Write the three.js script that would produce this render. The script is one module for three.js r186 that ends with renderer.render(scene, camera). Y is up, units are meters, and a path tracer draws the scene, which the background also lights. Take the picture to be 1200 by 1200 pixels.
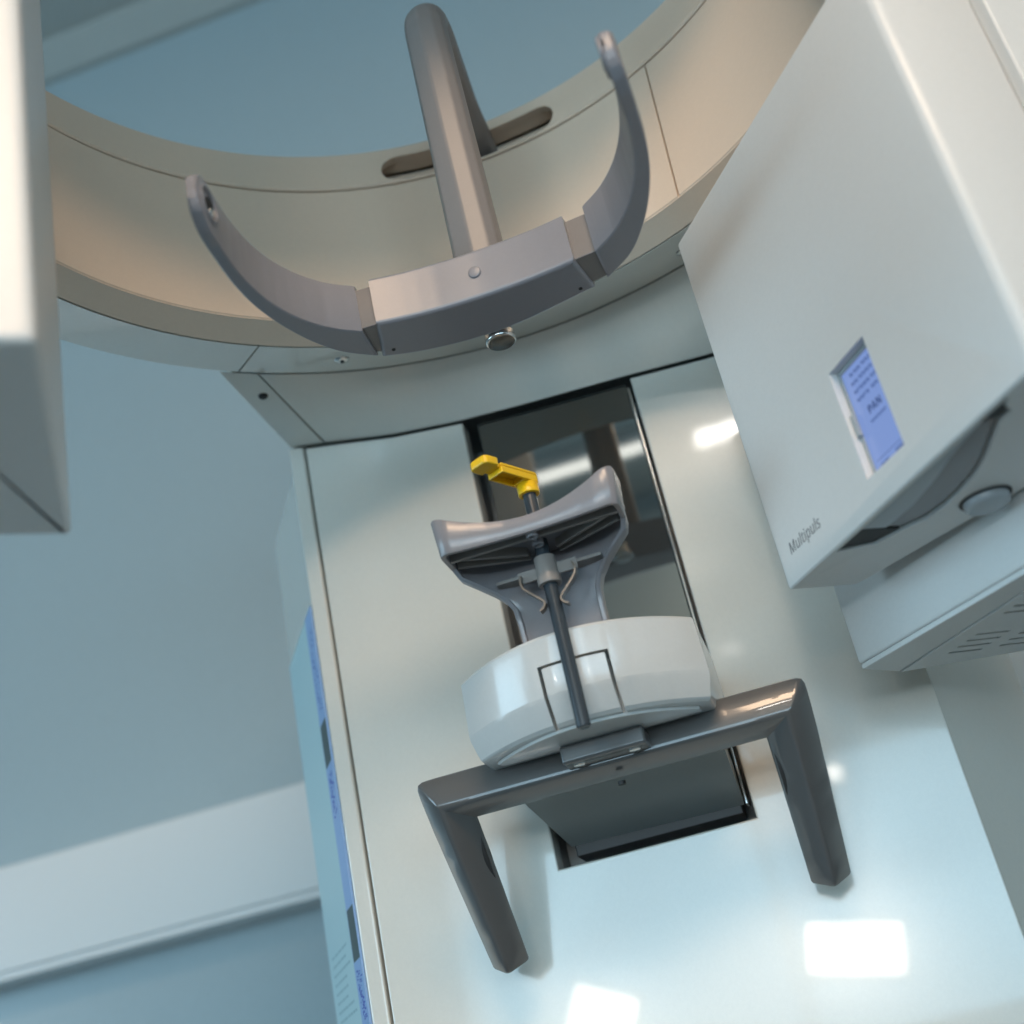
import * as THREE from 'three';
import { mergeGeometries, mergeVertices, toCreasedNormals } from 'three/addons/utils/BufferGeometryUtils.js';
import { RoundedBoxGeometry } from 'three/addons/geometries/RoundedBoxGeometry.js';
import { RectAreaLightUniformsLib } from 'three/addons/lights/RectAreaLightUniformsLib.js';
import { FontLoader } from 'three/addons/loaders/FontLoader.js';
import { TextGeometry } from 'three/addons/geometries/TextGeometry.js';
import { Brush, Evaluator, SUBTRACTION, INTERSECTION } from 'three-bvh-csg';

// ------------------------------------------------------------------ camera, lights, exposure
const scene = new THREE.Scene();
scene.background = new THREE.Color(0x000000);
const EYE = new THREE.Vector3(0.105, 1.20, 0.7875);
const camera = new THREE.PerspectiveCamera(2 * Math.atan(600 / 1500) * 180 / Math.PI, 1, 0.05, 30);
camera.position.copy(EYE);
{ // camera axes: tilted up about 25 degrees and rolled, from the vanishing points of the column
  const X = new THREE.Vector3(0.9418, -0.2007, -0.2699), Y = new THREE.Vector3(0.2945, 0.8797, 0.3735), Z = new THREE.Vector3(0.1625, -0.4312, 0.8875);
  camera.quaternion.setFromRotationMatrix(new THREE.Matrix4().makeBasis(X, Y, Z)).normalize();
}
camera.focus = 0.74;
camera.userData.fStop = 4.4;
scene.add(camera);

const renderer = new THREE.WebGLRenderer({ antialias: true });
renderer.toneMapping = THREE.LinearToneMapping;
renderer.toneMappingExposure = 0.87;
renderer.shadowMap.enabled = true;
RectAreaLightUniformsLib.init();

const LAMP_WARM = new THREE.Color(1.0, 0.71, 0.48), DAY_BLUE = new THREE.Color(0.50, 0.80, 1.0), LAMP_WHITE = new THREE.Color(1.0, 0.95, 0.88);
function areaLight(name, color, intensity, w, h, pos, target) {
  const l = new THREE.RectAreaLight(color, intensity, w, h);
  l.name = name; l.position.set(...pos); l.lookAt(...target); l.castShadow = true; scene.add(l); return l;
}
areaLight('ceiling_panel_light', LAMP_WARM, 13, 1.1, 0.55, [0.55, 2.735, 1.675], [0.55, 0, 1.675]);
areaLight('side_fill_light', DAY_BLUE, 4.0, 1.5, 1.0, [-2.555, 1.6, 1.45], [0, 1.6, 1.45]);  // added blue fill for the left side, source out of view
areaLight('window_light', DAY_BLUE, 3.4, 2.6, 0.65, [0.4, 1.575, 2.535], [0.4, 1.575, 0]);

// ------------------------------------------------------------------ helpers
const V = (x, y, z) => new THREE.Vector3(x, y, z);
const rnd = (s => () => ((s = Math.imul(s ^ (s >>> 15), 0x2c1b3c6d) + 0x6d2b79f5 | 0, (s >>> 0) / 4294967296)))(77);
const names = new Map();
function numbered(n) { const k = names.get(n) || 0; names.set(n, k + 1); return k ? `${n}_${String(k).padStart(3, '0')}` : n; }
function thing(name, label, category, base, group) {
  const o = new THREE.Group(); o.name = numbered(name); o.position.set(...base); scene.add(o);
  o.userData = { label, category }; if (group) o.userData.group = group;
  return o;
}
function boxUV(g) {
  const p = g.attributes.position, n = g.attributes.normal, uv = new Float32Array(p.count * 2);
  for (let i = 0; i < p.count; i++) {
    const ax = Math.abs(n.getX(i)), ay = Math.abs(n.getY(i)), az = Math.abs(n.getZ(i));
    let a, b;
    if (ay >= ax && ay >= az) { a = p.getX(i); b = p.getZ(i); } else if (ax >= az) { a = p.getZ(i); b = p.getY(i); } else { a = p.getX(i); b = p.getY(i); }
    uv[2 * i] = a; uv[2 * i + 1] = b;
  }
  g.setAttribute('uv', new THREE.BufferAttribute(uv, 2)); return g;
}
const originOf = o => { const v = V(0, 0, 0); for (let k = o; k && k !== scene; k = k.parent) v.add(k.position); return v; };
// geometry comes in world metres; it becomes a child of the thing (or of a part)
function part(parent, name, geo, mat, keepUV) {
  let g = geo.index ? geo.toNonIndexed() : geo;
  if (!keepUV) boxUV(g);
  const o = originOf(parent); g.translate(-o.x, -o.y, -o.z);
  const m = new THREE.Mesh(g, mat); m.name = name; m.castShadow = m.receiveShadow = true; parent.add(m); return m;
}
function structure(name, geo, mat) {
  const g = boxUV(geo.index ? geo.toNonIndexed() : geo);
  const m = new THREE.Mesh(g, mat); m.name = numbered(name); m.userData = { kind: 'structure' }; m.castShadow = m.receiveShadow = true; scene.add(m); return m;
}
const crease = (g, a = 0.6) => toCreasedNormals(g, a);
const strip = g => { const r = g.index ? g.toNonIndexed() : g; for (const k of Object.keys(r.attributes)) if (!['position', 'normal', 'uv'].includes(k)) r.deleteAttribute(k); return r; };
const merge = l => mergeGeometries(l.map(strip));
function box(x0, x1, y0, y1, z0, z1, r = 0.001) {
  const w = x1 - x0, h = y1 - y0, d = z1 - z0, rr = Math.min(r, w / 2.1, h / 2.1, d / 2.1);
  const g = rr > 0 ? new RoundedBoxGeometry(w, h, d, 3, rr) : new THREE.BoxGeometry(w, h, d);
  return g.translate((x0 + x1) / 2, (y0 + y1) / 2, (z0 + z1) / 2);
}
function ext(shape, d, bevel, seg = 3) {
  return new THREE.ExtrudeGeometry(shape, { depth: d - 2 * bevel, bevelEnabled: bevel > 0, bevelThickness: bevel, bevelSize: bevel, bevelOffset: -bevel, bevelSegments: seg, curveSegments: 16, steps: 1 }).translate(0, 0, bevel);
}
const shapeOf = pts => new THREE.Shape(pts.map(p => new THREE.Vector2(p[0], p[1])));
// outline in x,y pulled along z
function slab(pts, z0, z1, bevel = 0, holes = []) {
  const s = shapeOf(pts); for (const h of holes) s.holes.push(new THREE.Path(h.map(p => new THREE.Vector2(p[0], p[1]))));
  return crease(ext(s, z1 - z0, bevel).translate(0, 0, z0), 0.24);
}
// outline in plan (x,z) pulled up
function plan(pts, y0, y1, bevel = 0, holes = []) {
  const s = shapeOf(pts.map(p => [p[0], -p[1]])); for (const h of holes) s.holes.push(new THREE.Path(h.map(p => new THREE.Vector2(p[0], -p[1]))));
  return crease(ext(s, y1 - y0, bevel).rotateX(-Math.PI / 2).translate(0, y0, 0), 0.24);
}
// skin over a row of closed loops (arrays of Vector3), both ends capped
function skin(loops, ang = 0.6, caps = true) {
  const n = loops[0].length, pos = [];
  const tri = (a, b, c) => pos.push(a.x, a.y, a.z, b.x, b.y, b.z, c.x, c.y, c.z);
  for (let i = 0; i + 1 < loops.length; i++) for (let j = 0; j < n; j++) {
    const a = loops[i][j], b = loops[i][(j + 1) % n], c = loops[i + 1][(j + 1) % n], d = loops[i + 1][j];
    tri(a, b, c); tri(a, c, d);
  }
  if (caps) for (const [L, f] of [[loops[0], 1], [loops[loops.length - 1], -1]]) {
    const m = V(0, 0, 0); L.forEach(p => m.addScaledVector(p, 1 / n));
    // flatten to 2-D for a proper cap
    const nn = V(0, 0, 0); for (let j = 0; j < n; j++) nn.add(V(0, 0, 0).crossVectors(L[j].clone().sub(m), L[(j + 1) % n].clone().sub(m)));
    nn.normalize(); const e1 = L[0].clone().sub(m).normalize(), e2 = V(0, 0, 0).crossVectors(nn, e1);
    const flat = L.map(p => { const q = p.clone().sub(m); return new THREE.Vector2(q.dot(e1), q.dot(e2)); });
    for (const [a, b, c] of THREE.ShapeUtils.triangulateShape(flat, [])) f > 0 ? tri(L[c], L[b], L[a]) : tri(L[a], L[b], L[c]);
  }
  const g = new THREE.BufferGeometry(); g.setAttribute('position', new THREE.Float32BufferAttribute(pos, 3));
  // turn the skin right side out
  let vol = 0; const A = V(), B = V(), C = V(), p = g.attributes.position;
  for (let i = 0; i < p.count; i += 3) { A.fromBufferAttribute(p, i); B.fromBufferAttribute(p, i + 1); C.fromBufferAttribute(p, i + 2); vol += A.dot(B.cross(C)); }
  if (vol < 0) { const a = p.array; for (let i = 0; i < a.length; i += 9) for (let k = 0; k < 3; k++) { const t = a[i + 3 + k]; a[i + 3 + k] = a[i + 6 + k]; a[i + 6 + k] = t; } }
  g.computeVertexNormals();
  return crease(g, ang);
}
function tube(pts, r, seg = 40, rad = 12) { return capTube(new THREE.CatmullRomCurve3(pts.map(p => V(...p)), false, 'centripetal'), r, seg, rad); }
function capTube(curve, r, seg, rad) {
  const loops = [], fr = curve.computeFrenetFrames(seg, false);
  for (let i = 0; i <= seg; i++) {
    const c = curve.getPointAt(i / seg), L = [];
    for (let j = 0; j < rad; j++) { const a = j / rad * 2 * Math.PI; L.push(c.clone().addScaledVector(fr.normals[i], Math.cos(a) * r).addScaledVector(fr.binormals[i], Math.sin(a) * r)); }
    loops.push(L);
  }
  return skin(loops, 0.7);
}
function cyl(r0, r1, h, x, y, z, seg = 32) { return new THREE.CylinderGeometry(r1, r0, h, seg).translate(x, y + h / 2, z); }
function lathe(prof, x, y, z, seg = 40) { return new THREE.LatheGeometry(prof.map(p => new THREE.Vector2(p[0], p[1])), seg).translate(x, y, z); }
const ev = new Evaluator(); ev.useGroups = false; ev.attributes = ['position', 'normal'];
function bool(a, b, op) {
  const prep = g => { const q = strip(g.clone()); q.deleteAttribute('uv'); const r = new Brush(q); r.updateMatrixWorld(); return r; };
  const r = ev.evaluate(prep(a), prep(b), op).geometry; const g = r.index ? r.toNonIndexed() : r; g.clearGroups(); return g;
}
function roundPoly(pts, r, n = 5) { // corner rounding for plan outlines; r may be per corner
  const out = [], N = pts.length;
  pts.forEach((p, i) => {
    const rr = Array.isArray(r) ? r[i] : r, a = pts[(i + N - 1) % N], b = pts[(i + 1) % N];
    const P = new THREE.Vector2(...p), A = new THREE.Vector2(...a).sub(P), B = new THREE.Vector2(...b).sub(P);
    const d = Math.min(rr, A.length() * 0.45, B.length() * 0.45);
    if (d <= 0) { out.push(p); return; }
    A.normalize().multiplyScalar(d).add(P); B.normalize().multiplyScalar(d).add(P);
    for (let k = 0; k <= n; k++) { const t = k / n; out.push([(1 - t) ** 2 * A.x + 2 * t * (1 - t) * P.x + t * t * B.x, (1 - t) ** 2 * A.y + 2 * t * (1 - t) * P.y + t * t * B.y]); }
  });
  return out;
}

// ------------------------------------------------------------------ textures and materials
function noiseField(n, octaves, seed) { // tileable value noise, 0..1
  const f = new Float32Array(n * n); let amp = 1, sum = 0;
  for (const c of octaves) {
    let s = seed = seed * 16807 % 2147483647; const g = new Float32Array(c * c); for (let i = 0; i < g.length; i++) { s = s * 16807 % 2147483647; g[i] = s / 2147483647; }
    for (let y = 0; y < n; y++) for (let x = 0; x < n; x++) {
      const fx = x / n * c, fy = y / n * c, ix = fx | 0, iy = fy | 0; let tx = fx - ix, ty = fy - iy; tx = tx * tx * (3 - 2 * tx); ty = ty * ty * (3 - 2 * ty);
      const jx = (ix + 1) % c, jy = (iy + 1) % c;
      f[y * n + x] += amp * ((g[iy * c + ix] * (1 - tx) + g[iy * c + jx] * tx) * (1 - ty) + (g[jy * c + ix] * (1 - tx) + g[jy * c + jx] * tx) * ty);
    }
    sum += amp; amp *= 0.62;
  }
  for (let i = 0; i < f.length; i++) f[i] /= sum; return f;
}
function tex(field, n, lo, hi, rep, srgb, dither = srgb) {
  const d = new Uint8Array(n * n * 4);
  for (let i = 0; i < n * n; i++) { const v = Math.min(255, Math.max(0, 255 * (lo + (hi - lo) * field[i]) + (dither ? 3 * (rnd() - 0.5) : 0))); d[4 * i] = d[4 * i + 1] = d[4 * i + 2] = v; d[4 * i + 3] = 255; }
  const t = new THREE.DataTexture(d, n, n); t.wrapS = t.wrapT = THREE.RepeatWrapping; t.magFilter = THREE.LinearFilter; t.minFilter = THREE.LinearMipmapLinearFilter; t.generateMipmaps = true;
  t.repeat.set(rep, rep); if (srgb) t.colorSpace = THREE.SRGBColorSpace; t.needsUpdate = true; return t;
}
const fineF = noiseField(512, [96, 192], 11), smudgeF = noiseField(512, [5, 11, 23, 61], 29), grainF = noiseField(512, [170, 256], 5), mottleF = noiseField(512, [4, 9, 31, 120], 91);
const T = {
  peel: tex(fineF, 512, 0, 1, 6), prints: tex(smudgeF, 512, 0.1, 1.3, 4.3, false, true), smudge: tex(smudgeF, 512, 0.86, 1.0, 3.1, false, true), leather: tex(grainF, 512, 0, 1, 5.5), mottle: tex(grainF, 512, 0.988, 1.0, 3.3, true), wall: tex(grainF, 512, 0.975, 1.0, 1.7, true), wallBump: tex(fineF, 512, 0, 1, 1.3),
};
function lin(r, g, b) { return new THREE.Color().setRGB(r, g, b); }
function mat(color, rough, o = {}) {
  return new THREE.MeshPhysicalMaterial({ color, roughness: rough, roughnessMap: T.smudge, bumpMap: T.peel, bumpScale: 0.000003, map: T.mottle, ...o });
}
const M = {
  cream: mat(lin(0.69, 0.545, 0.425), 0.44),  // tinted tan so the paint carries the warm light on the ring
  creamGloss: mat(lin(0.68, 0.65, 0.585), 0.2, { bumpScale: 0.000002, clearcoat: 0.6, clearcoatRoughness: 0.045, clearcoatRoughnessMap: T.prints }),
  headWhite: mat(lin(0.685, 0.68, 0.66), 0.37, { bumpScale: 0.0000015 }),
  housing: mat(lin(0.575, 0.58, 0.565), 0.25, { bumpScale: 0.000002, clearcoat: 0.35, clearcoatRoughness: 0.06 }),
  greyPlastic: mat(lin(0.26, 0.25, 0.268), 0.34, { bumpMap: T.leather, bumpScale: 0.000012 }),
  chinGrey: mat(lin(0.245, 0.232, 0.242), 0.26, { bumpMap: T.leather, bumpScale: 0.000012 }),
  postGrey: mat(lin(0.21, 0.188, 0.178), 0.42, { bumpMap: T.leather, bumpScale: 0.000014 }),
  handle: mat(lin(0.095, 0.092, 0.09), 0.34, { clearcoat: 0.8, clearcoatRoughness: 0.05 }),
  apron: mat(lin(0.20, 0.215, 0.21), 0.36),
  slider: new THREE.MeshPhysicalMaterial({ color: lin(0.27, 0.285, 0.28), metalness: 0.95, roughness: 0.035, roughnessMap: T.smudge }),
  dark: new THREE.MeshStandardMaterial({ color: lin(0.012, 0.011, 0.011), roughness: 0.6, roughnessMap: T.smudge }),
  sheet: new THREE.MeshStandardMaterial({ color: lin(0.32, 0.32, 0.31), metalness: 0.4, roughness: 0.5, roughnessMap: T.smudge }),
  nearBlack: new THREE.MeshStandardMaterial({ color: lin(0.03, 0.028, 0.027), roughness: 0.5 }),
  rod: mat(lin(0.035, 0.045, 0.055), 0.26),
  yellow: mat(lin(0.86, 0.52, 0.012), 0.33),
  chrome: new THREE.MeshPhysicalMaterial({ color: lin(0.72, 0.71, 0.69), metalness: 1, roughness: 0.14 }),
  spring: new THREE.MeshPhysicalMaterial({ color: lin(0.30, 0.27, 0.24), metalness: 1, roughness: 0.28 }),
  hubTanLitRib: mat(lin(0.27, 0.24, 0.22), 0.36),  // tan of the collar; on the ribs it paints in warm bounced light
  tinted: mat(lin(0.19, 0.175, 0.172), 0.18),
  lensPlate: mat(lin(0.36, 0.39, 0.41), 0.22),
  ink: new THREE.MeshStandardMaterial({ color: lin(0.17, 0.17, 0.175), roughness: 0.6 }),
  wall: new THREE.MeshStandardMaterial({ color: lin(0.36, 0.44, 0.47), roughness: 0.32, map: T.wall, bumpMap: T.wallBump, bumpScale: 0.00006 }),
  ceiling: new THREE.MeshStandardMaterial({ color: lin(0.40, 0.42, 0.40), roughness: 0.85, map: T.wall, bumpMap: T.wallBump, bumpScale: 0.00006 }),
  floor: new THREE.MeshStandardMaterial({ color: lin(0.11, 0.155, 0.185), roughness: 0.45, map: T.wall }),
  trunk: mat(lin(0.72, 0.72, 0.71), 0.38),
  white: mat(lin(0.75, 0.75, 0.74), 0.4),
};
const glow = (c, k) => new THREE.MeshStandardMaterial({ color: 0x000000, roughness: 1, emissive: c, emissiveIntensity: k });

// ------------------------------------------------------------------ the setting
const WALL_Z = -0.5, CEIL = 2.78;
structure('wall_back', box(-2.6, 2.4, 0, CEIL, WALL_Z - 0.12, WALL_Z, 0), M.wall);
structure('wall_left', slab([[-2.6, 0], [-WALL_Z, 0], [-WALL_Z, CEIL], [-2.6, CEIL]], -2.72, -2.6, 0, [[[-2.2, 1.1], [-2.2, 2.1], [-0.7, 2.1], [-0.7, 1.1]]]).rotateY(Math.PI / 2), M.wall);
structure('wall_right', box(2.4, 2.52, 0, CEIL, WALL_Z - 0.12, 2.72, 0), M.wall);
structure('wall_rear', slab([[-2.6, 0], [2.4, 0], [2.4, CEIL], [-2.6, CEIL]], 2.6, 2.72, 0, [[[-0.9, 1.25], [-0.9, 1.9], [1.7, 1.9], [1.7, 1.25]]]), M.wall);
structure('ceiling', box(-2.72, 2.52, CEIL, CEIL + 0.12, WALL_Z - 0.12, 2.72, 0), M.ceiling);
structure('floor', box(-2.72, 2.52, -0.1, 0, WALL_Z - 0.12, 2.72, 0), M.floor);
structure('ceiling_coving', slab([[WALL_Z, CEIL - 0.0], [WALL_Z, CEIL - 0.035], [WALL_Z + 0.012, CEIL - 0.035], [WALL_Z + 0.05, CEIL - 0.01], [WALL_Z + 0.05, CEIL]].map(p => [-p[0], p[1]]), -2.6, 2.4, 0).rotateY(Math.PI / 2).translate(0, -0.002, 0), M.ceiling);

{ // service trunking along the wall
  const t = thing('wall_trunking', 'pale blue service trunking running along the wall behind the column', 'trunking', [0, 1.454, WALL_Z]);
  part(t, 'trunking_body', box(-2.59, -0.2, 1.454, 1.575, WALL_Z, -0.452, 0.003), M.trunk);
  part(t, 'trunking_cover', box(-2.59, -0.2, 1.463, 1.572, -0.4525, -0.448, 0.0015), M.trunk);
}
{ // window behind the camera, mirrored in the glossy column
  const t = thing('window', 'wide daylit window in the wall behind the viewer', 'window', [0.4, 1.25, 2.6]);
  part(t, 'pane', box(-0.9, 1.7, 1.25, 1.9, 2.62, 2.63, 0), glow(DAY_BLUE, 3.4));
  for (const x of [-0.9, -0.075, 0.8, 1.7]) part(t, 'mullion', box(x - 0.02, x + 0.02, 1.25, 1.9, 2.57, 2.62, 0.004), M.white);
  part(t, 'sill', box(-0.95, 1.75, 1.205, 1.248, 2.52, 2.62, 0.004), M.white);
}
{  // unseen side window, put in as blue fill
  const t = thing('window', 'added window for blue fill in the side wall to the left of the column', 'window', [-2.6, 1.1, 1.45]);
  part(t, 'pane', box(-2.63, -2.62, 1.1, 2.1, 0.7, 2.2, 0), glow(DAY_BLUE, 4.0));
  for (const z of [0.7, 1.45, 2.2]) part(t, 'mullion', box(-2.62, -2.57, 1.1, 2.1, z - 0.02, z + 0.02, 0.004), M.white);
  part(t, 'sill', box(-2.62, -2.52, 1.055, 1.098, 0.65, 2.25, 0.004), M.white);
}
function ceilingLight(label, x0, x1, z0, z1, color, k, own) {
  const t = thing('ceiling_light', label, 'ceiling light', [(x0 + x1) / 2, CEIL, (z0 + z1) / 2], 'ceiling lights');
  const e = 0.02;
  part(t, 'housing', merge([box(x0 - e, x0, 2.738, CEIL, z0 - e, z1 + e, 0.002), box(x1, x1 + e, 2.738, CEIL, z0 - e, z1 + e, 0.002), box(x0, x1, 2.738, CEIL, z0 - e, z0, 0.002), box(x0, x1, 2.738, CEIL, z1, z1 + e, 0.002)]), M.white);
  part(t, 'diffuser', box(x0, x1, 2.742, 2.75, z0, z1, 0), glow(color, k));
  if (own) areaLight('ceiling_light_source', color, own, x1 - x0, z1 - z0, [(x0 + x1) / 2, 2.736, (z0 + z1) / 2], [(x0 + x1) / 2, 0, (z0 + z1) / 2]);
}
ceilingLight('large warm ceiling panel in front of the window', 0.0, 1.1, 1.4, 1.95, LAMP_WARM, 13);
ceilingLight('small square ceiling light near the window wall', 0.07, 0.33, 2.25, 2.34, LAMP_WHITE, 30, 30);
ceilingLight('slim ceiling strip light near the window wall', -0.68, -0.06, 2.2, 2.235, LAMP_WHITE, 3.5, 3.5);

function examLamp(label, x, y, z, w, h, tilt, name = 'examination_lamp', k = 22) { // wall-arm lamp with a lit rectangular face, mirrored in the column
  const t = thing(name, label, 'lamp', [x, y, z]);
  const turn = g => g.applyMatrix4(new THREE.Matrix4().makeRotationZ(tilt).setPosition(x, y, z));
  part(t, 'lamp_head', turn(box(-w / 2 - 0.012, w / 2 + 0.012, -h / 2 - 0.012, h / 2 + 0.012, 0.004, 0.04, 0.008)), M.white);
  part(t, 'lit_face', turn(box(-w / 2, w / 2, -h / 2, h / 2, 0, 0.0035, 0)), glow(LAMP_WHITE, k));
  part(t, 'wall_arm', tube([[x, y, z + 0.039], [x, y + 0.02, z + 0.07], [x, y + 0.1, z + 0.1 + 0.0]], 0.008), M.white);
  const l = areaLight('examination_lamp_light', LAMP_WHITE, k, w, h, [x, y, z - 0.003], [x, y, 0]); l.rotateZ(tilt);
}
examLamp('small rectangular lit lamp in front of the window, below the wall spots', 0.075, 1.432, 2.46, 0.215, 0.108, -0.22);
examLamp('small steeply tilted lit lamp in front of the window', -0.55, 1.415, 2.46, 0.15, 0.115, -0.45);

examLamp('tiny wall spot lamp just under the window head', 0.14, 1.835, 2.46, 0.055, 0.03, -0.2, 'wall_spot');
examLamp('tiny wall spot lamp high above the window', -0.005, 2.21, 2.46, 0.05, 0.025, -0.2, 'wall_spot', 4);

// ------------------------------------------------------------------ the X-ray unit: column, neck and ring
const CX = 0.0113, CZ = 0.3375; // centre of the ring in plan
const unit = thing('xray_unit', 'cream dental panoramic X-ray column with a C-shaped ring on top', 'x-ray unit', [0, 0, -0.1]);
// neck-to-column joint, traced
const joint = x => { const t = [[-0.21, 1.6925], [-0.1928, 1.6892], [-0.1638, 1.6834], [-0.1131, 1.6725], [-0.06, 1.6655], [-0.0088, 1.662], [0.0618, 1.6585], [0.1189, 1.6545], [0.2, 1.652]]; for (let i = 1; i < t.length; i++) if (x <= t[i][0]) { const k = (x - t[i - 1][0]) / (t[i][0] - t[i - 1][0]); return t[i - 1][1] + k * (t[i][1] - t[i - 1][1]); } return 1.652; };
const SL = -0.0605, SR = 0.0645, SB = 1.340, XL = -0.1945, XR = 0.1875, XS = -0.1822;
{
  const top = (a, b, d) => { const o = []; for (let i = 0; i <= 16; i++) { const x = a + (b - a) * i / 16; o.push([x, joint(x) - d]); } return o; };
  // front panel with the slot, open at the top
  const L = top(XS + 0.0012, SL, 0.0028), R = top(SR, XR, 0.0032);
  part(unit, 'front_panel', slab([[XS + 0.0012, 0.08], [XR, 0.08], ...R.reverse(), [SR, SB], [SL, SB], ...L.reverse()], -0.018, 0, 0.0012), M.creamGloss);
  part(unit, 'edge_trim', slab([[XL, 0.08], [XS - 0.0008, 0.08], ...top(XL, XS - 0.0008, 0.0012).reverse()], -0.018, 0, 0.0015), M.creamGloss);
  part(unit, 'inner_shell', merge([box(XL + 0.004, SL - 0.001, 0.08, 1.64, -0.045, -0.0185, 0), box(SR + 0.001, XR - 0.004, 0.08, 1.64, -0.045, -0.0185, 0), box(SL - 0.001, SR + 0.001, 0.08, SB - 0.002, -0.045, -0.0185, 0), box(XL + 0.004, XR - 0.004, 0.08, 1.66, -0.1, -0.0455, 0)]), M.sheet);
  for (const s of [-1, 1]) {
    const x0 = s < 0 ? XL : XR, x1 = x0 + s * 0.0644;
    const pts = [[x0, -0.003], [x1, -0.1071], [x1, -0.3], [x0 - s * 0.02, -0.3], [x0 - s * 0.02, -0.019], [x0 - s * 0.003, -0.019]];
    part(unit, 'side_panel', plan(s < 0 ? pts : pts.slice().reverse(), 0.08, 1.6704, 0.001), M.creamGloss);
  }
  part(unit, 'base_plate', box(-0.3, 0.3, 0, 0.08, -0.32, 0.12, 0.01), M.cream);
  // sliding plate in the slot and its metal guide
  part(unit, 'slide_plate', slab([[SL + 0.009, 1.356], [SR - 0.0045, 1.356], ...top(SL + 0.009, SR - 0.0045, 0.002).reverse()], -0.016, -0.008, 0.0008), M.slider);
  part(unit, 'guide_rail', box(SR - 0.0042, SR - 0.0024, 1.35, 1.65, -0.014, -0.003, 0.0006), M.chrome);
}
const onArc = (r, y, deg) => V(CX + r * Math.sin(deg * Math.PI / 180), y, CZ - r * Math.cos(deg * Math.PI / 180));
function arcPlate(sec, d0, d1, n = 60, ang = 0.5) { // sec: closed outline in (r,y)
  const loops = []; for (let i = 0; i <= n; i++) loops.push(sec.map(([r, y]) => onArc(r, y, d0 + (d1 - d0) * i / n))); return skin(loops, ang);
}
function plateSec(r0, y0, r1, y1, t, c = 0.001) { // a plate from (r0,y0) to (r1,y1), thickness t on its far side, chamfered edges on the near side
  const dx = r1 - r0, dy = y1 - y0, l = Math.hypot(dx, dy), ex = dx / l, ey = dy / l; let nx = ey, ny = -ex; if (nx + ny * 0.8 < 0) { nx = -nx; ny = -ny; }
  const q = (s, d) => [r0 + ex * s + nx * d, y0 + ey * s + ny * d];
  return [q(0, c), q(c, 0), q(l - c, 0), q(l, c), q(l, t), q(0, t)];
}
const D0 = -80, D1 = 72;
const ring = { bTop: [0.2572, 1.8488], groove: [0.2490, 1.809], cBot: [0.2362, 1.6898], seam: [0.2528, 1.680], out: [0.305, 1.695] };
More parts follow.
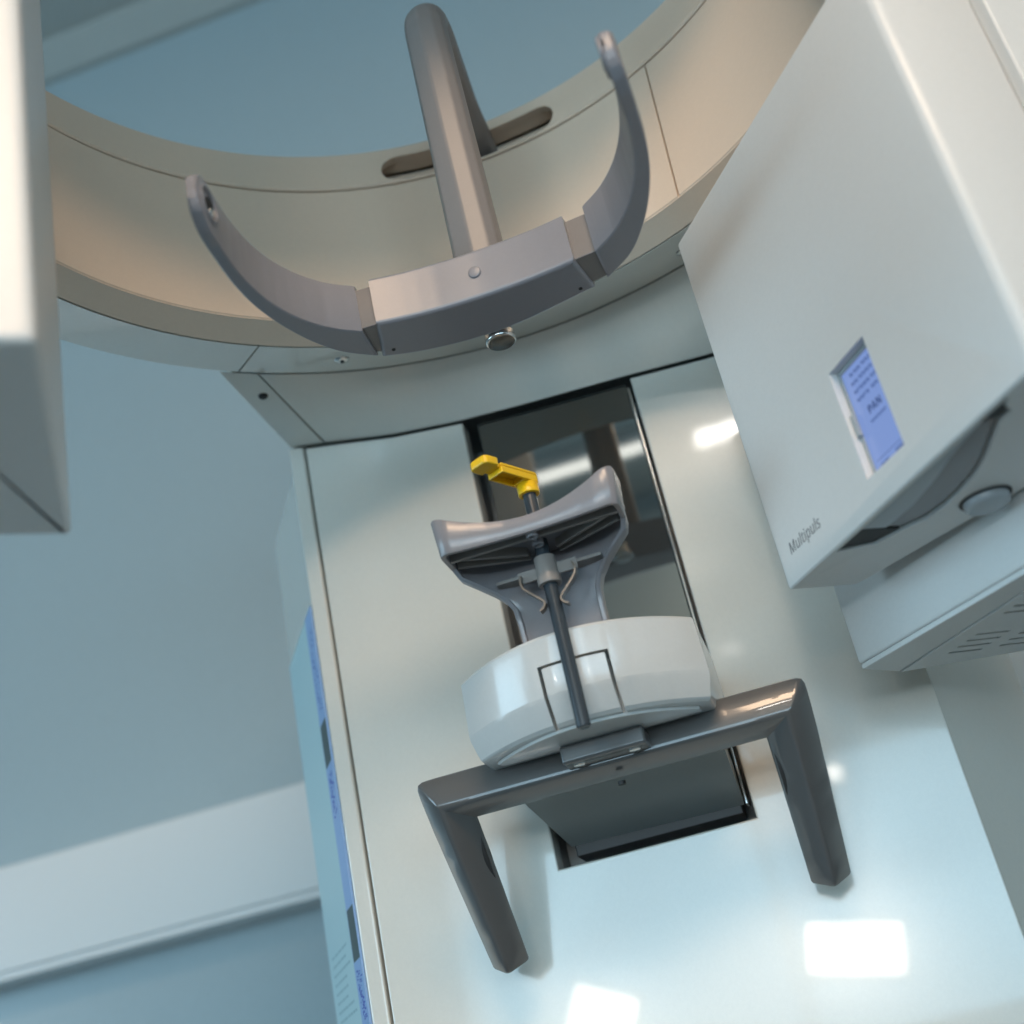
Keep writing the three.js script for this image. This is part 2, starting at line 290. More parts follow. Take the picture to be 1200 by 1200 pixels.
{
  const g = 0.0013;
  // upper band with the slot for the temple support
  let band = arcPlate(plateSec(ring.groove[0], ring.groove[1] + g, ring.bTop[0], ring.bTop[1], 0.006, 0.0012), D0, D1, 120);
  const slotSec = []; const s0 = -16.2, s1 = 13.2, yc = 1.8243, hh = 0.0130, er = hh / 0.252 * 180 / Math.PI;
  for (let i = 0; i <= 48; i++) {
    let d; if (i <= 12) d = s0 + er * (1 - Math.cos(i / 12 * Math.PI / 2)); else if (i >= 36) d = s1 - er * (1 - Math.cos((48 - i) / 12 * Math.PI / 2)); else d = s0 + er + (s1 - s0 - 2 * er) * (i - 12) / 24;
    const k = i < 12 ? Math.sin(i / 12 * Math.PI / 2) : i > 36 ? Math.sin((48 - i) / 12 * Math.PI / 2) : 1, h = Math.max(hh * k, 0.0003);
    slotSec.push([onArc(0.235, yc - h, d), onArc(0.235, yc + h, d), onArc(0.275, yc + h, d), onArc(0.275, yc - h, d)]);
  }
  band = crease(bool(band, skin(slotSec, 0.3), SUBTRACTION), 0.5);
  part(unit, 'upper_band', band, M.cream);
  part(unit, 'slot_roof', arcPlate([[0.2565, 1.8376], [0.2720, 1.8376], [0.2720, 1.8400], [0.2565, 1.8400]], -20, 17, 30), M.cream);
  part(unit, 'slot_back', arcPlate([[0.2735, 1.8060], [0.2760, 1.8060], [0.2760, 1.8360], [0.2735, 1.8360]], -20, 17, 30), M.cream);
  part(unit, 'ring_core', arcPlate([[0.268, 1.692], [0.297, 1.701], [0.297, 1.8405], [0.278, 1.8405], [0.278, 1.804], [0.268, 1.804]], D0 + 0.5, D1 - 0.5), M.sheet);
  part(unit, 'groove_liner', arcPlate([[0.2535, 1.800], [0.2565, 1.800], [0.2575, 1.8115], [0.2535, 1.8115]], D0 + 0.5, D1 - 0.5), M.sheet);
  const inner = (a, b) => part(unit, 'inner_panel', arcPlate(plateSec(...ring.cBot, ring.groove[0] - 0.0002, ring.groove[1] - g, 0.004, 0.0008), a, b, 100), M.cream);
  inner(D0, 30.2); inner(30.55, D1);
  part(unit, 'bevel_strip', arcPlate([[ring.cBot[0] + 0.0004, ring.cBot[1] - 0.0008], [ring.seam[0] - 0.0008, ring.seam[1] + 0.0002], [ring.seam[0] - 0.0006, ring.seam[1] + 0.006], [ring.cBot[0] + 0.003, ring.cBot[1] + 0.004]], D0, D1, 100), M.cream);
  const under = (a, b) => part(unit, 'underside_panel', arcPlate([[ring.seam[0] + 0.0006, ring.seam[1]], [ring.out[0] - 0.002, ring.out[1] - 0.001], [ring.out[0], ring.out[1] + 0.001], [ring.out[0], ring.out[1] + 0.008], [ring.seam[0] + 0.001, ring.seam[1] + 0.006]], a, b, 100), M.creamGloss);
  under(D0, -39.75); under(-39.5, D1);
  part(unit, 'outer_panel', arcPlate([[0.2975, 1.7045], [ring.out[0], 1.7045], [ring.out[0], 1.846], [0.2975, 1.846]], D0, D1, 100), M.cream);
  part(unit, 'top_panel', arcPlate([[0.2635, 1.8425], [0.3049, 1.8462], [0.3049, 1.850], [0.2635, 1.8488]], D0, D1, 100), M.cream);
  for (const [d, r] of [[-26.7, 0.277], [23.8, 0.281]]) { // screws in the underside; a dark disc stands for the socket shade
    const c = onArc(r, 1.68 + (r - ring.seam[0]) * 0.292, d);
    const sc = part(unit, 'screw', lathe([[0, -0.0026], [0.003, -0.0022], [0.0052, -0.0010], [0.0060, 0.0008], [0.0060, 0.004]], c.x, c.y, c.z), M.chrome);
    part(sc, 'screw_socket_shade', cyl(0.0016, 0.0016, 0.0004, c.x, c.y - 0.0028, c.z, 6), M.dark);
  }
}
{ // neck: lofted underside from the ring's outer edge down to the column
  const A = x => { const r = ring.out[0] - 0.0008; return V(x, ring.out[1] - 0.0012, CZ - Math.sqrt(r * r - (x - CX) ** 2)); };
  const B = x => V(x, joint(x), -0.0005);
  function neckPiece(a0, a1, b0, b1, n) {
    const loops = [], m = 10;
    for (let i = 0; i <= n; i++) {
      const t = i / n, a = A(a0 + (a1 - a0) * t), b = B(b0 + (b1 - b0) * t), L = [];
      for (let j = 0; j <= m; j++) { const p = a.clone().lerp(b, j / m); L.push(p); }
      L.push(b.clone().add(V(0, 0.012, -0.004)), a.clone().add(V(0, 0.003, -0.012)));
      loops.push(L);
    }
    return skin(loops, 0.45);
  }
  part(unit, 'neck_side_panel', neckPiece(-0.1925, -0.1728, -0.1925, -0.1668, 6), M.creamGloss);
  part(unit, 'neck_panel', neckPiece(-0.1716, 0.190, -0.1648, 0.187, 40), M.creamGloss);
  const body = []; for (const x of [-0.188, -0.12, -0.05, 0.02, 0.09, 0.183]) body.push([V(x, joint(x) + 0.012, -0.02), V(x, 1.708, A(x).z - 0.02), V(x, 1.84, A(x).z - 0.02), V(x, 1.84, -0.28), V(x, 1.67, -0.28)]);
  part(unit, 'neck_core', skin(body, 0.4), M.sheet);
  for (const x of [-0.1925, 0.1885]) part(unit, 'neck_cheek', slab([[0.3, 1.672], [0.006, 1.690], [-0.100, 1.6975], [-0.100, 1.84], [0.3, 1.84]], x, x + 0.004, 0.0006).rotateY(Math.PI / 2), M.creamGloss);
  const s = part(unit, 'screw', lathe([[0, -0.0012], [0.0026, -0.0012], [0.0034, 0], [0.0034, 0.006]], -0.1800, 1.6912, 0.0715), M.dark);
}
{ // printed placard on the left flank of the column
  const c = document.createElement('canvas'); c.width = 512; c.height = 2048; const x = c.getContext('2d');
  x.fillStyle = '#b9d2d6'; x.fillRect(0, 0, 512, 2048);
  x.fillStyle = '#93afd8'; x.fillRect(400, 0, 112, 2048);
  x.fillStyle = '#2c3f9c'; for (let i = 0; i < 70; i++) x.fillRect(420 + rnd() * 60, 50 + i * 3.2, 5 + rnd() * 16, 2.5);
  x.fillStyle = '#3f4f50'; x.fillRect(405, 300, 100, 110); x.fillRect(405, 760, 100, 120);
  x.fillStyle = '#2a3aa8'; x.font = 'bold 70px sans-serif'; for (const y of [430, 900]) for (let i = 0; i < 46; i++) x.fillRect(418 + rnd() * 55, y + i * 2.4, 8 + rnd() * 22, 3);
  x.fillStyle = '#dcebf5'; x.fillRect(430, 1280, 50, 70); for (let i = 0; i < 14; i++) x.fillRect(436, 1370 + i * 18, 26 + (i * 13) % 30, 9);
  x.fillStyle = '#8fb0b6'; for (let b = 0; b < 4; b++) for (let i = 0; i < 8; i++) for (let a = 60, e = 230 + rnd() * 120; a < e;) { const w = 8 + rnd() * 34; x.fillRect(a, 820 + b * 300 + i * 22, w, 6); a += w + 7; }
  const t = new THREE.CanvasTexture(c); t.colorSpace = THREE.SRGBColorSpace;
  const a = V(XL, 0, -0.003), d = V(-0.0644, 0, -0.1041), n = V(-0.1041, 0, 0.0644).normalize(), y0 = 1.0, y1 = 1.5616;
  const g = new THREE.BoxGeometry(1, 1, 1), p = g.attributes.position, uv = g.attributes.uv;
  for (let i = 0; i < p.count; i++) { const k = 0.5 - p.getX(i), h = p.getY(i) + 0.5, o = (p.getZ(i) + 0.5) * 0.0014 + 0.0004; const q = a.clone().addScaledVector(d, 0.02 + 0.97 * k).addScaledVector(n, o); p.setXYZ(i, q.x, y0 + (y1 - y0) * h, q.z); uv.setXY(i, 1 - k, h); }
  g.computeVertexNormals();
  const th = thing('placard', 'pale green printed placard with a blue strip on the left flank of the column', 'placard', [-0.23, 1.0, -0.05]);
  part(th, 'placard_sheet', g, new THREE.MeshStandardMaterial({ map: t, roughness: 0.45 }), true);
}

// ------------------------------------------------------------------ chin support: carriage, housing, handle, chin rest, bite block
{
  const t = thing('carriage_bracket', 'grey sloping carriage bracket coming out of the slot under the handle bar', 'bracket', [0, 1.35, 0]);
  const P = (x, y, z) => V(x, y, z);
  const lo = [P(-0.0505, 1.3525, -0.006), P(0.0595, 1.3505, -0.006), P(0.0595, 1.372, -0.006), P(-0.0505, 1.374, -0.006)];
  const hi = [P(-0.0603, 1.3712, 0.05), P(0.0605, 1.3714, 0.05), P(0.0605, 1.392, 0.05), P(-0.0603, 1.392, 0.05)];
  const hi2 = [P(-0.0603, 1.3765, 0.088), P(0.0605, 1.3765, 0.088), P(0.0605, 1.392, 0.088), P(-0.0603, 1.392, 0.088)];
  part(t, 'bracket_cover', skin([lo, hi, hi2], 0.3), M.apron);
  part(t, 'bracket_tail', box(-0.0485, 0.0575, 1.3455, 1.371, -0.03, -0.0062, 0.001), M.nearBlack);
  part(t, 'bracket_body', box(-0.05, 0.05, 1.3921, 1.428, -0.006, 0.034, 0.003), M.apron);
}
const arcFront = (hw, zs, zc, n = 28) => { const o = []; for (let i = 0; i <= n; i++) { const k = -1 + 2 * i / n; o.push([-0.0004 + hw * k, zs + (zc - zs) * (1 - Math.pow(Math.abs(k), 2.1))]); } return o; };
{
  const t = thing('chin_support_housing', 'pale grey curved housing that carries the chin rest above the handle bar', 'housing', [0, 1.383, 0.1]);
  const lvl = (y, hw0, zs, zc, zb) => { const hw = hw0 + 0.0016, f = arcFront(hw, zs, zc); const L = f.map(p => V(p[0], y, p[1])); L.push(V(-0.0004 + hw, y, zb), V(-0.0004 - hw, y, zb)); return L; };
  const loops = [lvl(1.4325, 0.0635, 0.1165, 0.1545, 0.034), lvl(1.4318, 0.0652, 0.1180, 0.1562, 0.0325), lvl(1.4303, 0.0660, 0.1188, 0.157, 0.032), lvl(1.4, 0.0668, 0.1195, 0.1545, 0.032), lvl(1.3985, 0.0667, 0.1193, 0.1540, 0.032), lvl(1.397, 0.0665, 0.1188, 0.1530, 0.032), lvl(1.3865, 0.0637, 0.1165, 0.1462, 0.032), lvl(1.3856, 0.0631, 0.1158, 0.145, 0.032), lvl(1.385, 0.0620, 0.1146, 0.1436, 0.033)];
  const shell = skin(loops, 0.35);
  const big = box(-0.0165, 0.0222, 1.36, 1.4162, 0.136, 0.2, 0), small = box(-0.0144, 0.0201, 1.36, 1.4146, 0.1365, 0.2, 0);
  part(t, 'shell', crease(bool(shell, big, SUBTRACTION), 0.35), M.housing);
  part(t, 'latch', crease(bool(skin(loops.map(L => L.map(p => V(p.x, p.y, p.z)))), small, INTERSECTION), 0.35), M.housing);
  // plate under the housing, set proud with its own edge
  const f = arcFront(0.0575, 0.1105, 0.1405); const pts = [...f.map(p => [p[0], p[1]]), [0.0575, 0.104], [-0.0555, 0.104]];
  part(t, 'bottom_plate', plan(pts.slice().reverse(), 1.3832, 1.3853, 0.0006), M.housing);
}
{ // U-shaped handle bar, one swept body
  const t = thing('handle_bar', 'dark grey U-shaped patient handle bar below the chin support housing', 'handle', [0, 1.287, 0.085]);
  const raw = [V(-0.0937, 1.291, 0.0286), V(-0.0985, 1.3785, 0.0855), V(0.1005, 1.3785, 0.0855), V(0.0967, 1.2935, 0.0302)], loops = [];
  const pl = V(0, 0, 0).crossVectors(raw[1].clone().sub(raw[0]), raw[2].clone().sub(raw[1])).normalize(); if (pl.z < 0) pl.negate();
  const dirs = [raw[1].clone().sub(raw[0]).normalize(), raw[2].clone().sub(raw[1]).normalize(), raw[3].clone().sub(raw[2]).normalize()];
  const out = dirs.map(d => V(0, 0, 0).crossVectors(pl, d).normalize()); if (out[1].y < 0) out.forEach(o => o.negate()); // away from the inside of the U
  const sq = roundPoly([[1, 1], [-1, 1], [-1, -1], [1, -1]], 0.34, 8), sect = (a, f) => sq.map(([u, v]) => { const X = u * a, Y = v * a, ro = 0.72; return f(X * Math.cos(ro) - Y * Math.sin(ro), X * Math.sin(ro) + Y * Math.cos(ro)); });
  const straight = (p, q, o, a0, a1, k0, k1, n) => { for (let i = 0; i <= n; i++) { const k = k0 + (k1 - k0) * i / n, c = p.clone().lerp(q, k); loops.push(sect(a0 + (a1 - a0) * i / n, (x, y) => c.clone().addScaledVector(o, x).addScaledVector(pl, y))); } };
  const corner = (p, o1, o2, a) => { const h = o1.clone().add(o2).normalize(), half = Math.acos(Math.min(1, o1.dot(h))); for (let i = 1; i < 10; i++) { const t = i / 10, d = o1.clone().multiplyScalar(Math.cos(t * 2 * half)).addScaledVector(o2.clone().addScaledVector(o1, -o1.dot(o2)).normalize(), Math.sin(t * 2 * half)); const c1 = Math.cos(t * Math.PI / 2), s1 = Math.sin(t * Math.PI / 2), sc = 1 / (c1 ** 7 + s1 ** 7) ** (1 / 7); loops.push(sect(a, (x, y) => { const q = p.clone().addScaledVector(pl, y); return x > 0 ? q.addScaledVector(d, x * sc) : q.addScaledVector(h, x / Math.cos(half)); })); } };
  const A0 = 0.0087, A1 = 0.0108, edge = 0.016;
  straight(raw[0], raw[1], out[0], A0, A1, 0, 1 - edge / raw[0].distanceTo(raw[1]), 12);
  loops.push(sect(A1, (x, y) => raw[1].clone().addScaledVector(dirs[0], x > 0 ? -0.0002 : x / Math.tan(0.785) * 0.98).addScaledVector(out[0], x).addScaledVector(pl, y)));
  corner(raw[1], out[0], out[1], A1);
  loops.push(sect(A1, (x, y) => raw[1].clone().addScaledVector(dirs[1], x > 0 ? 0.0002 : -x * 0.98).addScaledVector(out[1], x).addScaledVector(pl, y)));
  straight(raw[1], raw[2], out[1], A1, A1, 0.09, 0.91, 16);
  loops.push(sect(A1, (x, y) => raw[2].clone().addScaledVector(dirs[1], x > 0 ? -0.0002 : x * 0.98).addScaledVector(out[1], x).addScaledVector(pl, y)));
  corner(raw[2], out[1], out[2], A1);
  loops.push(sect(A1, (x, y) => raw[2].clone().addScaledVector(dirs[2], x > 0 ? 0.0002 : -x * 0.98).addScaledVector(out[2], x).addScaledVector(pl, y)));
  straight(raw[2], raw[3], out[2], A1, A0, edge / raw[2].distanceTo(raw[3]), 1, 12);
  // small rounding at the grip ends
  const shrink = (L, k, d) => { const m = V(0, 0, 0); L.forEach(p => m.addScaledVector(p, 1 / L.length)); return L.map(p => p.clone().sub(m).multiplyScalar(k).add(m).add(d)); };
  const e0 = raw[0].clone().sub(raw[1]).normalize(), e1 = raw[3].clone().sub(raw[2]).normalize();
  loops.unshift(shrink(loops[0], 0.95, e0.clone().multiplyScalar(0.0010))); loops.unshift(shrink(loops[0], 0.90, e0.clone().multiplyScalar(0.0006)));
  const kk = loops.length - 1; loops.push(shrink(loops[kk], 0.95, e1.clone().multiplyScalar(0.0010))); loops.push(shrink(loops[kk + 1], 0.90, e1.clone().multiplyScalar(0.0006)));
  part(t, 'bar', skin(loops, 0.55), M.handle);
  for (const s of [0, 1]) { // dark strip standing in for the shaded recess inside each grip
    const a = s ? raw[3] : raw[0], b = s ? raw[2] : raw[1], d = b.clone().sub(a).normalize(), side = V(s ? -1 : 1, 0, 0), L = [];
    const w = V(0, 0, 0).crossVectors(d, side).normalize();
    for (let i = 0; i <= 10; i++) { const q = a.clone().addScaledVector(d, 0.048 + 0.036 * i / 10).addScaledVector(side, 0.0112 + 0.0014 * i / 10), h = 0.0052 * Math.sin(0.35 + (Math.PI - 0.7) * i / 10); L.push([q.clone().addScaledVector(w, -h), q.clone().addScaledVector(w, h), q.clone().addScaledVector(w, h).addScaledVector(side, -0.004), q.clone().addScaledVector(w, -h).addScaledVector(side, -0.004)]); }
    part(t, 'grip_recess_shade', skin(L, 0.4), M.nearBlack);
  }
  const c = part(t, 'clamp', box(-0.0225, 0.0252, 1.3728, 1.3832, 0.094, 0.1135, 0.002), M.handle);
  for (const x of [-0.0145, 0.0172]) part(c, 'screw', lathe([[0, -0.0008], [0.0026, -0.0008], [0.0036, 0], [0.0036, 0.002]], x, 1.3725, 0.106), M.chrome);
  part(t, 'set_screw', cyl(0.0022, 0.0022, 0.002, 0.003, 1.3605, 0.086, 16), M.dark);
}
const RODX = 0.0024, RODZ = 0.1640;
{
  const t = thing('chin_rest', 'grey plastic chin rest with ribbed underside standing in the housing', 'chin rest', [0.002, 1.432, 0.14]);
  // curved front wall with returns at both ends
  const mid = 0.0018, path = [], hw = 0.0492;
  for (let i = 0; i <= 8; i++) path.push([-hw - 0.0002, 0.171 + 0.016 * i / 8]);
  for (let i = 1; i <= 6; i++) { const a = i / 6 * Math.PI / 2; path.push([-hw + 0.0055 * (1 - Math.cos(a)), 0.1885 + 0.0055 * Math.sin(a)]); }
  const nF = 26; for (let i = 1; i < nF; i++) { const k = -1 + 2 * i / nF; path.push([k * (hw - 0.0055), 0.1905 + 0.0035 * k * k]); }
  for (let i = path.length - nF; i >= 0; i--) path.push([-path[i][0], path[i][1]]);
  const topY = x => 1.4862 + 0.0128 * Math.pow(Math.abs(x) / hw, 1.9), loops = [], th = 0.0031;
  path.forEach((p, i) => {
    const a = path[Math.max(0, i - 1)], b = path[Math.min(path.length - 1, i + 1)], tx = b[0] - a[0], tz = b[1] - a[1], l = Math.hypot(tx, tz), nx = tz / l, nz = -tx / l; // inward
    const y1 = topY(p[0]) - (p[1] < 0.186 ? 0.0 : 0), y0 = 1.4766;
    const q = (o, y) => V(mid + p[0] + nx * o, y, p[1] + nz * o);
    const P = y => -0.0015 * (y - y0) / 0.02; // slight lean
    loops.push([q(0.0003, y0), q(0, y0 + 0.0006), q(P(y1), y1 - 0.0014), q(P(y1) + 0.0004, y1 - 0.0004), q(0.0014, y1), q(th + 0.001, y1 - 0.0006), q(th, y0 + 0.0006), q(th - 0.0004, y0)]);
  });
  part(t, 'front_wall', skin(loops, 0.7), M.chinGrey);
  // roof, dished like the wall's top edge
  const roof = []; for (let i = 0; i <= 24; i++) { const k = -1 + 2 * i / 24, x = k * (hw - 0.0012), zb = 0.145, y = topY(x) - 0.0032, zf = 0.1895 + 0.003 * k * k; roof.push([V(mid + x, y, zb), V(mid + x, y, zf), V(mid + x, y - 0.0018, zf), V(mid + x, y - 0.0018, zb)]); }
  part(t, 'top', skin(roof, 0.5), M.chinGrey);
  // flared back plate with flanges along both edges, open towards the front
  const lv = [[1.4838, 0.0490, 0.1715], [1.4766, 0.0490, 0.1715], [1.4725, 0.0472, 0.1680], [1.4675, 0.0400, 0.1640], [1.4622, 0.0325, 0.1590], [1.4575, 0.0275, 0.1550], [1.4520, 0.0247, 0.1520], [1.444, 0.0240, 0.1502], [1.4328, 0.0238, 0.1492], [1.426, 0.0238, 0.1490]];
  const zB = y => 0.1465;
  const zP = (y, ze, k) => { const b = Math.pow(Math.abs(k), 4); return zB(y) + (Math.max(zB(y), ze - 0.0075) - zB(y)) * b; };
  part(t, 'back_plate', skin(lv.map(([y, w, ze]) => { const L = []; for (let i = 0; i <= 18; i++) { const k = -1 + i / 9; L.push(V(mid + (w - 0.0005) * k, y, zP(y, ze, k))); } for (let i = 18; i >= 0; i--) { const k = -1 + i / 9; L.push(V(mid + (w - 0.0005) * k, y + 0.0006, zP(y, ze, k) - 0.003)); } return L; }), 0.6), M.chinGrey);
  for (const s of [-1, 1]) part(t, 'flange', skin(lv.slice(0, 9).map(([y, w, ze]) => [V(mid + s * w, y, ze - 0.009), V(mid + s * w, y, ze - 0.0006), V(mid + s * (w - 0.0006), y, ze), V(mid + s * (w - 0.0024), y, ze), V(mid + s * (w - 0.0028), y, ze - 0.0006), V(mid + s * (w - 0.003), y, ze - 0.009)]), 0.6), M.chinGrey);
  const bar = (a, b, h, w) => { const d = V(b[0] - a[0], 0, b[1] - a[1]).normalize(), s = V(d.z, 0, -d.x).multiplyScalar(w / 2); const q = (p, y, k) => V(mid + p[0], y, p[1]).addScaledVector(s, k); const L = (p) => [q(p, 1.4770, -1), q(p, 1.4770, 1), q(p, h(p[0]), 1), q(p, h(p[0]), -1)]; const out = []; for (let i = 0; i <= 12; i++) out.push(L([a[0] + (b[0] - a[0]) * i / 12, a[1] + (b[1] - a[1]) * i / 12])); return skin(out, 0.4); };
  const under = x => topY(x) - 0.0045;
  part(t, 'rib', bar([-0.0470, 0.1795], [0.0470, 0.1795], under, 0.0024), M.hubTanLitRib);
  for (const s of [-1, 1]) { part(t, 'rib', bar([s * 0.040, 0.1788], [s * 0.0085, 0.159], under, 0.0018), M.hubTanLitRib); part(t, 'rib', bar([s * 0.0455, 0.1700], [s * 0.0085, 0.1530], under, 0.0018), M.hubTanLitRib); }
  for (const s of [-1, 1]) part(t, 'rib', box(mid + (s < 0 ? -0.030 : 0.008), mid + (s < 0 ? -0.008 : 0.030), 1.4668, 1.4688, zB(1.467) - 0.001, 0.1560, 0.0004), M.hubTanLitRib);
  part(t, 'rib', box(mid - 0.0008, mid + 0.0012, 1.4690, 1.4835, 0.1460, RODZ - 0.003, 0.0003), M.chinGrey);
  part(t, 'rib', bar([0.0002, 0.1885], [0.0002, 0.168], under, 0.0018), M.chinGrey);
  for (const z of [0.1835, 0.1715]) part(t, 'boss', lathe([[0.0012, 0.0075], [0.0012, 0], [0.0031, 0], [0.0033, 0.0006], [0.0033, 0.0075]], mid + 0.0003, 1.4755, z, 20), M.chinGrey);
  // collar that guides the rod, with its spring plate and spring
  part(t, 'collar', lathe([[0.0041, 0], [0.0061, 0], [0.0065, 0.0006], [0.0065, 0.005], [0.0058, 0.0056], [0.0058, 0.016], [0.0041, 0.016]], RODX, 1.4550, RODZ), M.hubTanLitRib);
  part(t, 'spring_plate', box(RODX - 0.0165, RODX + 0.0165, 1.4605, 1.4672, RODZ - 0.0022, RODZ - 0.0008, 0.0004), M.hubTanLitRib);
  for (const s of [-1, 1]) {
    const pts = [[0.0142, 1.4735, 0.0005], [0.0152, 1.4690, 0.001], [0.0140, 1.4655, 0.0012], [0.0095, 1.4605, 0.0015], [0.0056, 1.4565, 0.0018], [0.0045, 1.4545, 0.002], [0.0056, 1.4520, 0.0022], [0.0080, 1.4505, 0.0024]].map(p => V(RODX + s * p[0], p[1] - 0.0098, RODZ + p[2]));
    const cv = new THREE.CatmullRomCurve3(pts), L = []; for (let i = 0; i <= 40; i++) { const c = cv.getPoint(i / 40), tn = cv.getTangent(i / 40), nn = V(-tn.y, tn.x, 0).normalize().multiplyScalar(0.0005); L.push([c.clone().add(nn).add(V(0, 0, 0.0026)), c.clone().sub(nn).add(V(0, 0, 0.0026)), c.clone().sub(nn).add(V(0, 0, -0.0026)), c.clone().add(nn).add(V(0, 0, -0.0026))]); }
    part(t, 'spring', skin(L, 0.5), M.spring);
  }
}
{
  const t = thing('bite_block', 'yellow bite block on a black rod standing through the chin rest', 'bite block', [RODX, 1.3755, RODZ]);
  part(t, 'rod', lathe([[0, 0], [0.0032, 0], [0.0038, 0.0008], [0.0038, 0.137], [0, 0.137]], RODX, 1.3755, RODZ), M.rod);
  const d = V(-0.0150, 0, 0.0265).normalize(), s = V(d.z, 0, -d.x), c0 = V(RODX, 1.5095, RODZ);
  const q = (a, b, y) => c0.clone().addScaledVector(d, a).addScaledVector(s, b).add(V(0, y, 0));
  const yel = (name, outline, y0, y1, bev, hole) => {
    const sh = shapeOf(outline); if (hole) sh.holes.push(new THREE.Path(hole.map(p => new THREE.Vector2(...p))));
    const g = crease(ext(sh, y1 - y0, bev).translate(0, 0, y0), 0.24); // x along d, y across, z up
    g.applyMatrix4(new THREE.Matrix4().makeBasis(d, s, V(0, 1, 0)).setPosition(c0)); return part(t, name, g, M.yellow);
  };
  part(t, 'cap', lathe([[0.0039, 0], [0.0056, 0], [0.006, 0.0005], [0.006, 0.0065], [0, 0.0065]], RODX, 1.5095, RODZ), M.yellow);
  const arm = roundPoly([[-0.0062, -0.0056], [0.0245, -0.0056], [0.0245, 0.0056], [-0.0062, 0.0056]], [0.0054, 0.0008, 0.0008, 0.0054]);
  yel('arm_rim', arm, 0.0066, 0.0106, 0.0004, roundPoly([[0.006, -0.0042], [0.006, 0.0042], [0.0232, 0.0042], [0.0232, -0.0042]], 0.0006));
  yel('arm', arm, 0.0108, 0.0124, 0.0004);
  yel('bite_groove', roundPoly([[0.0243, -0.0045], [0.029, -0.0045], [0.029, 0.0045], [0.0243, 0.0045]], 0.0003), 0.0098, 0.0116, 0.0003);
  yel('bite_tip', roundPoly([[0.0275, -0.0066], [0.0375, -0.0066], [0.0375, 0.0066], [0.0275, 0.0066]], [0.0006, 0.004, 0.004, 0.0006]), 0.0092, 0.0142, 0.0009);
}

